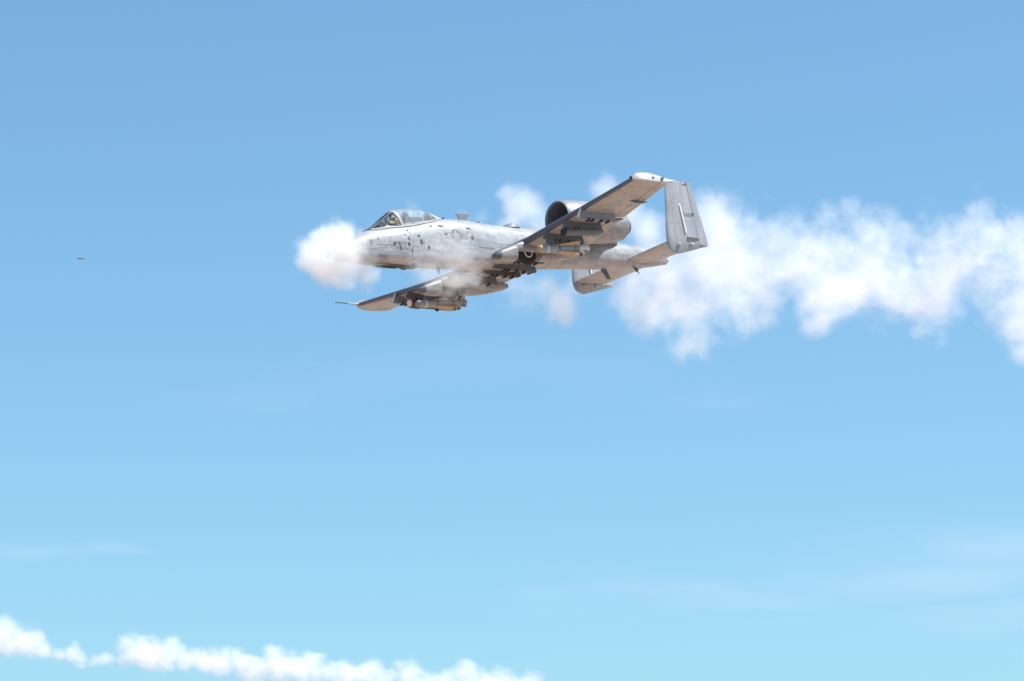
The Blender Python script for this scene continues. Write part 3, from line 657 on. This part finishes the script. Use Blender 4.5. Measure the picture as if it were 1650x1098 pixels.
# ------------------------------------------------------------------ cannon shell out in front of the gun
def Pinv(px, py, axis, val):
    """point of the aircraft frame that the photograph shows at (px, py), on the plane axis = val"""
    d = Vector(((px-825)/F_PX, -(py-549)/F_PX, -1.0))
    RT = RB.transposed(); c = RT @ (-TB); dr = RT @ d; i = 'xyz'.index(axis)
    o0 = Vector((8, 0, 0)) + c
    return o0 + dr*((val-o0[i])/dr[i])
sc = root('cannon_shell', 'tiny dark cannon shell in the blue sky, far left of the jet', 'cannon shell')
p = Pinv(131, 417, 'y', .04)
MB().lathe([(p.x-.17, .003), (p.x-.10, .028), (p.x-.02, .018), (p.x+.14, .018)], p.y, p.z, 12, True, True).obj('shell_body', GUNMETAL, sc)
MB().lathe([(p.x+.09, .0185), (p.x+.095, .021), (p.x+.11, .021), (p.x+.115, .0185)], p.y, p.z, 12).obj('drive_band', mat('copper_band', (.35, .16, .08), .4, .8), sc)
# ------------------------------------------------------------------ smoke: real volumes
def smoke_mat(name, col, dens, aniso=.1):
    m = bpy.data.materials.new(name); m.use_nodes = True; N = m.node_tree.nodes; N.remove(N['Principled BSDF'])
    v = N.new('ShaderNodeVolumePrincipled'); v.inputs['Color'].default_value = (*col, 1); v.inputs['Density'].default_value = dens; v.inputs['Anisotropy'].default_value = aniso
    m.node_tree.links.new(v.outputs[0], N['Material Output'].inputs['Volume'])
    return m
def smoke(name, puffs, m, vox, label, amp=.9, nscale=.55, edge=.55, warp=.35, pad=1.0, matrix=None, squash=None, seed=0.0, stretch=(1, 1, 1), nvec=(1, 1, 1)):
    """puffs: (x, y, z, radius, strength) in the aircraft frame; a density grid is built from them and fractal noise"""
    P = [(V(a[0], a[1], a[2]) if matrix is None else Vector(a[:3]), a[3], a[4]) for a in puffs]
    lo = Vector([min(p[0][i]-p[1]*1.35-warp for p in P) for i in range(3)]); hi = Vector([max(p[0][i]+p[1]*1.35+warp for p in P) for i in range(3)])
    me = bpy.data.meshes.new(name); c = [(x, y, z) for x in (lo.x, hi.x) for y in (lo.y, hi.y) for z in (lo.z, hi.z)]
    me.from_pydata(c, [], [(0,1,3,2),(4,6,7,5),(0,4,5,1),(2,3,7,6),(0,2,6,4),(1,5,7,3)]); me.materials.append(m)
    o = bpy.data.objects.new(name, me); C.objects.link(o); o.matrix_world = JET if matrix is None else matrix
    g = bpy.data.node_groups.new(name+'_grid', 'GeometryNodeTree'); g.interface.new_socket('Geometry', in_out='INPUT', socket_type='NodeSocketGeometry'); g.interface.new_socket('Geometry', in_out='OUTPUT', socket_type='NodeSocketGeometry')
    N, L = g.nodes, g.links; out = N.new('NodeGroupOutput'); N.new('NodeGroupInput')
    def math_(op, a, b=None, c_=None):
        n = N.new('ShaderNodeMath'); n.operation = op
        for i, q in enumerate((a, b, c_)):
            if q is None: continue
            if isinstance(q, (int, float)): n.inputs[i].default_value = q
            else: L.new(q, n.inputs[i])
        return n.outputs[0]
    pos = N.new('GeometryNodeInputPosition').outputs[0]
    sh = N.new('ShaderNodeVectorMath'); sh.operation = 'ADD'; L.new(pos, sh.inputs[0]); sh.inputs[1].default_value = (seed, seed*1.7, seed*.6)
    sv_ = N.new('ShaderNodeVectorMath'); sv_.operation = 'MULTIPLY'; L.new(sh.outputs[0], sv_.inputs[0]); sv_.inputs[1].default_value = nvec; sh = sv_
    def noise(scale, detail, rough, col=False, vec=None):
        n = N.new('ShaderNodeTexNoise'); n.noise_dimensions = '3D'; L.new(vec or sh.outputs[0], n.inputs['Vector']); n.inputs['Scale'].default_value = scale; n.inputs['Detail'].default_value = detail; n.inputs['Roughness'].default_value = rough
        return n.outputs['Color' if col else 0]
    # fractal displacement of the lookup point: wisps and curls instead of balls
    def warped(p, sc, det, k):
        c_ = N.new('ShaderNodeVectorMath'); c_.operation = 'SUBTRACT'; L.new(noise(sc, det, .6, True), c_.inputs[0]); c_.inputs[1].default_value = (.5, .5, .5)
        v_ = N.new('ShaderNodeVectorMath'); v_.operation = 'MULTIPLY_ADD'; L.new(c_.outputs[0], v_.inputs[0]); v_.inputs[1].default_value = (k*stretch[0], k*stretch[1], k*stretch[2]); L.new(p, v_.inputs[2]); return v_.outputs[0]
    wp = warped(pos, nscale*.55, 5, warp*4); cur = None
    for (pc, rr, st) in P:
        d = N.new('ShaderNodeVectorMath'); d.operation = 'DISTANCE'; L.new(wp, d.inputs[0]); d.inputs[1].default_value = pc
        f = math_('MULTIPLY_ADD', d.outputs['Value'], -st/rr, st)
        cur = f if cur is None else math_('SMOOTH_MAX', cur, f, .3)
    nz_ = noise(nscale, 10, .76, vec=None)
    ff = math_('ADD', cur, math_('MULTIPLY_ADD', nz_, amp*3, -amp*1.5))
    mr = N.new('ShaderNodeMapRange'); mr.interpolation_type = 'SMOOTHSTEP'; L.new(ff, mr.inputs[0]); mr.inputs[1].default_value = .05; mr.inputs[2].default_value = edge
    gate = N.new('ShaderNodeMapRange'); gate.interpolation_type = 'SMOOTHSTEP'; L.new(cur, gate.inputs[0]); gate.inputs[1].default_value = -.35; gate.inputs[2].default_value = .2
    den = math_('MULTIPLY', mr.outputs[0], gate.outputs[0])
    vc = N.new('GeometryNodeVolumeCube'); L.new(den, vc.inputs['Density']); vc.inputs['Min'].default_value = lo; vc.inputs['Max'].default_value = hi
    for ax, i in (('X', 0), ('Y', 1), ('Z', 2)): vc.inputs['Resolution '+ax].default_value = max(8, int((hi[i]-lo[i])/vox))
    sm = N.new('GeometryNodeSetMaterial'); L.new(vc.outputs[0], sm.inputs[0]); sm.inputs['Material'].default_value = m
    L.new(sm.outputs[0], out.inputs[0])
    md = o.modifiers.new('grid', 'NODES'); md.node_group = g
    return tag(o, label, 'smoke', None, 'stuff')
PXM = 42.3
def puff(px, py, rpx, y=0.0, st=1.0):
    q = Pinv(px, py, 'y', y); return (q.x, q.y, q.z, rpx/PXM, st)
WHITE_SMOKE = smoke_mat('white_gun_smoke', (.965, .977, .99), 1.8)
VEIL = smoke_mat('thin_gun_smoke', (.93, .955, .985), .85)
smoke('gun_smoke', [puff(525, 410, 54, .2), puff(505, 427, 32, .2), puff(546, 393, 42, .2), puff(511, 374, 20, 0), puff(550, 410, 42, .4), puff(538, 436, 34, .2), puff(556, 392, 24, .5, .6), puff(550, 424, 26, .6, .8), puff(588, 443, 28, -.1, .6), puff(580, 400, 30, -1.0, .7), puff(562, 374, 18, -.2, .7)], WHITE_SMOKE, .085,
      'white ball of gun smoke hiding the tip of the jet nose', nscale=.8, amp=1.0, edge=.75, warp=.45)
smoke('gun_smoke', [puff(752, 427, 50, 1.1, 1), puff(735, 448, 46, .8, 1), puff(722, 412, 38, 1.4, .8), puff(772, 446, 40, .8, .9), puff(722, 458, 32, .2, .9), puff(695, 418, 30, 1.5, .6), puff(785, 424, 30, 1.2, .6), puff(685, 442, 30, .6, .6), puff(660, 436, 24, .4, .5)], VEIL, .10,
      'thin grey smoke drifting across the jet body and the root of its lower wing', nscale=.85, amp=1.2, edge=.9, warp=.7, seed=3, nvec=(.36, 1, 1.25))
smoke('gun_smoke', [puff(845, 335, 48, -2.2), puff(818, 315, 24, -2.2, .9), (puff(870, 365, 40, -2.2, .8)), puff(820, 370, 30, -2, .7)], smoke_mat('white_smoke_behind_spine', (.965, .977, .99), .9), .10,
      'white puff of smoke rising behind the back of the jet, ahead of its engine', nscale=.75, amp=.55, edge=.7, warp=.3)
smoke('gun_smoke', [puff(975, 305, 40, -2.5, .9), puff(1010, 340, 50, -2.5, .9), puff(1040, 370, 45, -2.5, .8), puff(985, 290, 22, -2.5, .8)], smoke_mat('white_smoke_behind_wing', (.965, .977, .99), .9), .10,
      'faint white smoke behind the raised wing and the engine', nscale=.75, amp=.6, edge=.8, warp=.3)
smoke('gun_smoke', [puff(905, 492, 44, -4.5, 1), puff(885, 468, 40, -4.5, .8), puff(912, 518, 26, -4.5, .8), puff(845, 462, 60, -4.5, .5), puff(940, 455, 44, -4.5, .7)], smoke_mat('white_smoke_below', (.965, .977, .99), .8), .10,
      'faint wisp of smoke hanging below the jet belly', nscale=.75, amp=.6, edge=.9, warp=.3)
smoke('gun_smoke', [puff(665, 343, 22, -.9, .8), puff(745, 352, 22, -.9, .8), puff(780, 352, 22, -.9, .7), puff(600, 372, 18, -.9, .6), puff(700, 350, 18, -.9, .7)], smoke_mat('white_smoke_over_spine', (.965, .977, .99), .5), .10,
      'thin wisps of smoke along the top of the jet behind the canopy', nscale=.9, amp=.5, edge=.8, warp=.25)
random.seed(21)
TR = [(1030, 495, 48), (1100, 470, 62), (1065, 445, 60), (1140, 420, 80), (1135, 355, 42), (1185, 365, 48), (1108, 540, 40), (1085, 515, 42), (1115, 560, 30), (1100, 525, 38), (1060, 505, 40), (1015, 508, 30), (1640, 485, 46), (1655, 525, 46), (1600, 470, 40), (1200, 430, 82), (1270, 430, 72), (1240, 395, 60), (1340, 420, 72), (1322, 505, 34),
      (1400, 405, 62), (1390, 348, 26), (1378, 330, 14), (1402, 368, 34), (1380, 470, 62), (1330, 460, 60), (1450, 440, 72), (1500, 490, 56), (1510, 530, 22), (1470, 520, 26), (1560, 420, 70), (1580, 380, 50), (1520, 400, 60), (1640, 430, 82), (1630, 520, 46), (1655, 560, 34), (1650, 355, 36),
      (1720, 440, 90), (1780, 460, 90), (1700, 540, 60), (1240, 485, 50), (1170, 480, 56), (1430, 390, 50)]
smoke('smoke_trail', [puff(a, b_, c*1.25, random.uniform(-2.2, .4) if a < 1150 else random.uniform(-2.0, 1.5), random.uniform(.8, 1.05)) for a, b_, c in TR], smoke_mat('white_trail_smoke', (.965, .977, .99), .42), .09,
      'long white smoke trail streaming to the right behind the jet tail', nscale=.55, amp=1.45, edge=.8, warp=.95, nvec=(.85, 1, 1))
# second, more distant trail low on the left, placed in the world
def world_at(px, py, dist):
    d = MC @ Vector(((px-825)/F_PX, -(py-549)/F_PX, -1.0)); return CAM_POS + d*dist
D2 = 240.0; K2 = D2/F_PX
pts = []
random.seed(5)
LOW = [(-60, 1015, 26), (-20, 1030, 22), (5, 1020, 22), (15, 1040, 16), (40, 1036, 20), (62, 1034, 14), (75, 1048, 12), (95, 1055, 10), (122, 1052, 12), (150, 1062, 8), (180, 1064, 8), (110, 1057, 9), (165, 1063, 9), (195, 1063, 10), (135, 1060, 9), (205, 1040, 16), (200, 1058, 10), (228, 1050, 17), (250, 1052, 16)]
for i in range(44):
    t = i/43; a = 215+640*t; bot = 1072+42*t + 12*t*t      # smooth lower edge, puffy upper one
    LOW.append((a, bot-8-random.uniform(0, 1)**1.5*22, random.uniform(11, 19)))
    if i % 2: LOW.append((a+8, bot-10, 13))
for (a, b_, c) in LOW:
    q = world_at(a, b_, D2) + Vector((0, random.uniform(-.6, .6), 0)); pts.append((q.x, q.y, q.z, c*1.6*K2, 1.0))
smoke('smoke_trail', pts, smoke_mat('far_trail_smoke', (.965, .977, .99), .9), .11, 'low puffy white smoke trail in the bottom left of the sky', nscale=1.2, amp=.85, edge=.8, warp=.42, nvec=(.6, 1, 1), matrix=Matrix.Identity(4))

# thin high cirrus streaks far behind, barely whiter than the sky
D3 = 1500.0; K3 = D3/F_PX; SX = 5.0
def cirrus(label, lst, dens):
    pts = []
    for a, b_, c in lst:
        q = world_at(a, b_, D3); pts.append((q.x/SX, q.y, q.z, c*K3, 1.0))
    smoke('cirrus_cloud', pts, smoke_mat('cirrus', (.99, .99, .99), dens), 1.1, label, nscale=.06, amp=1.1, edge=1.3, warp=5, matrix=Matrix.Diagonal((SX, 1, 1, 1)))
cirrus('faint thin cirrus streak low on the left of the sky', [(-40, 895, 26), (90, 888, 24), (200, 882, 18)], .05)
cirrus('faint broad cirrus veil low on the right of the sky', [(900, 965, 44), (1050, 945, 50), (1200, 960, 56), (1350, 935, 56), (1500, 930, 70), (1650, 900, 76), (1720, 990, 60), (1560, 1000, 50)], .024)
cirrus('broad faint haze of cirrus across the middle of the sky under the jet', [(420, 640, 50), (560, 610, 56), (700, 600, 60), (850, 590, 60), (1000, 610, 56), (1150, 640, 46)], .008)
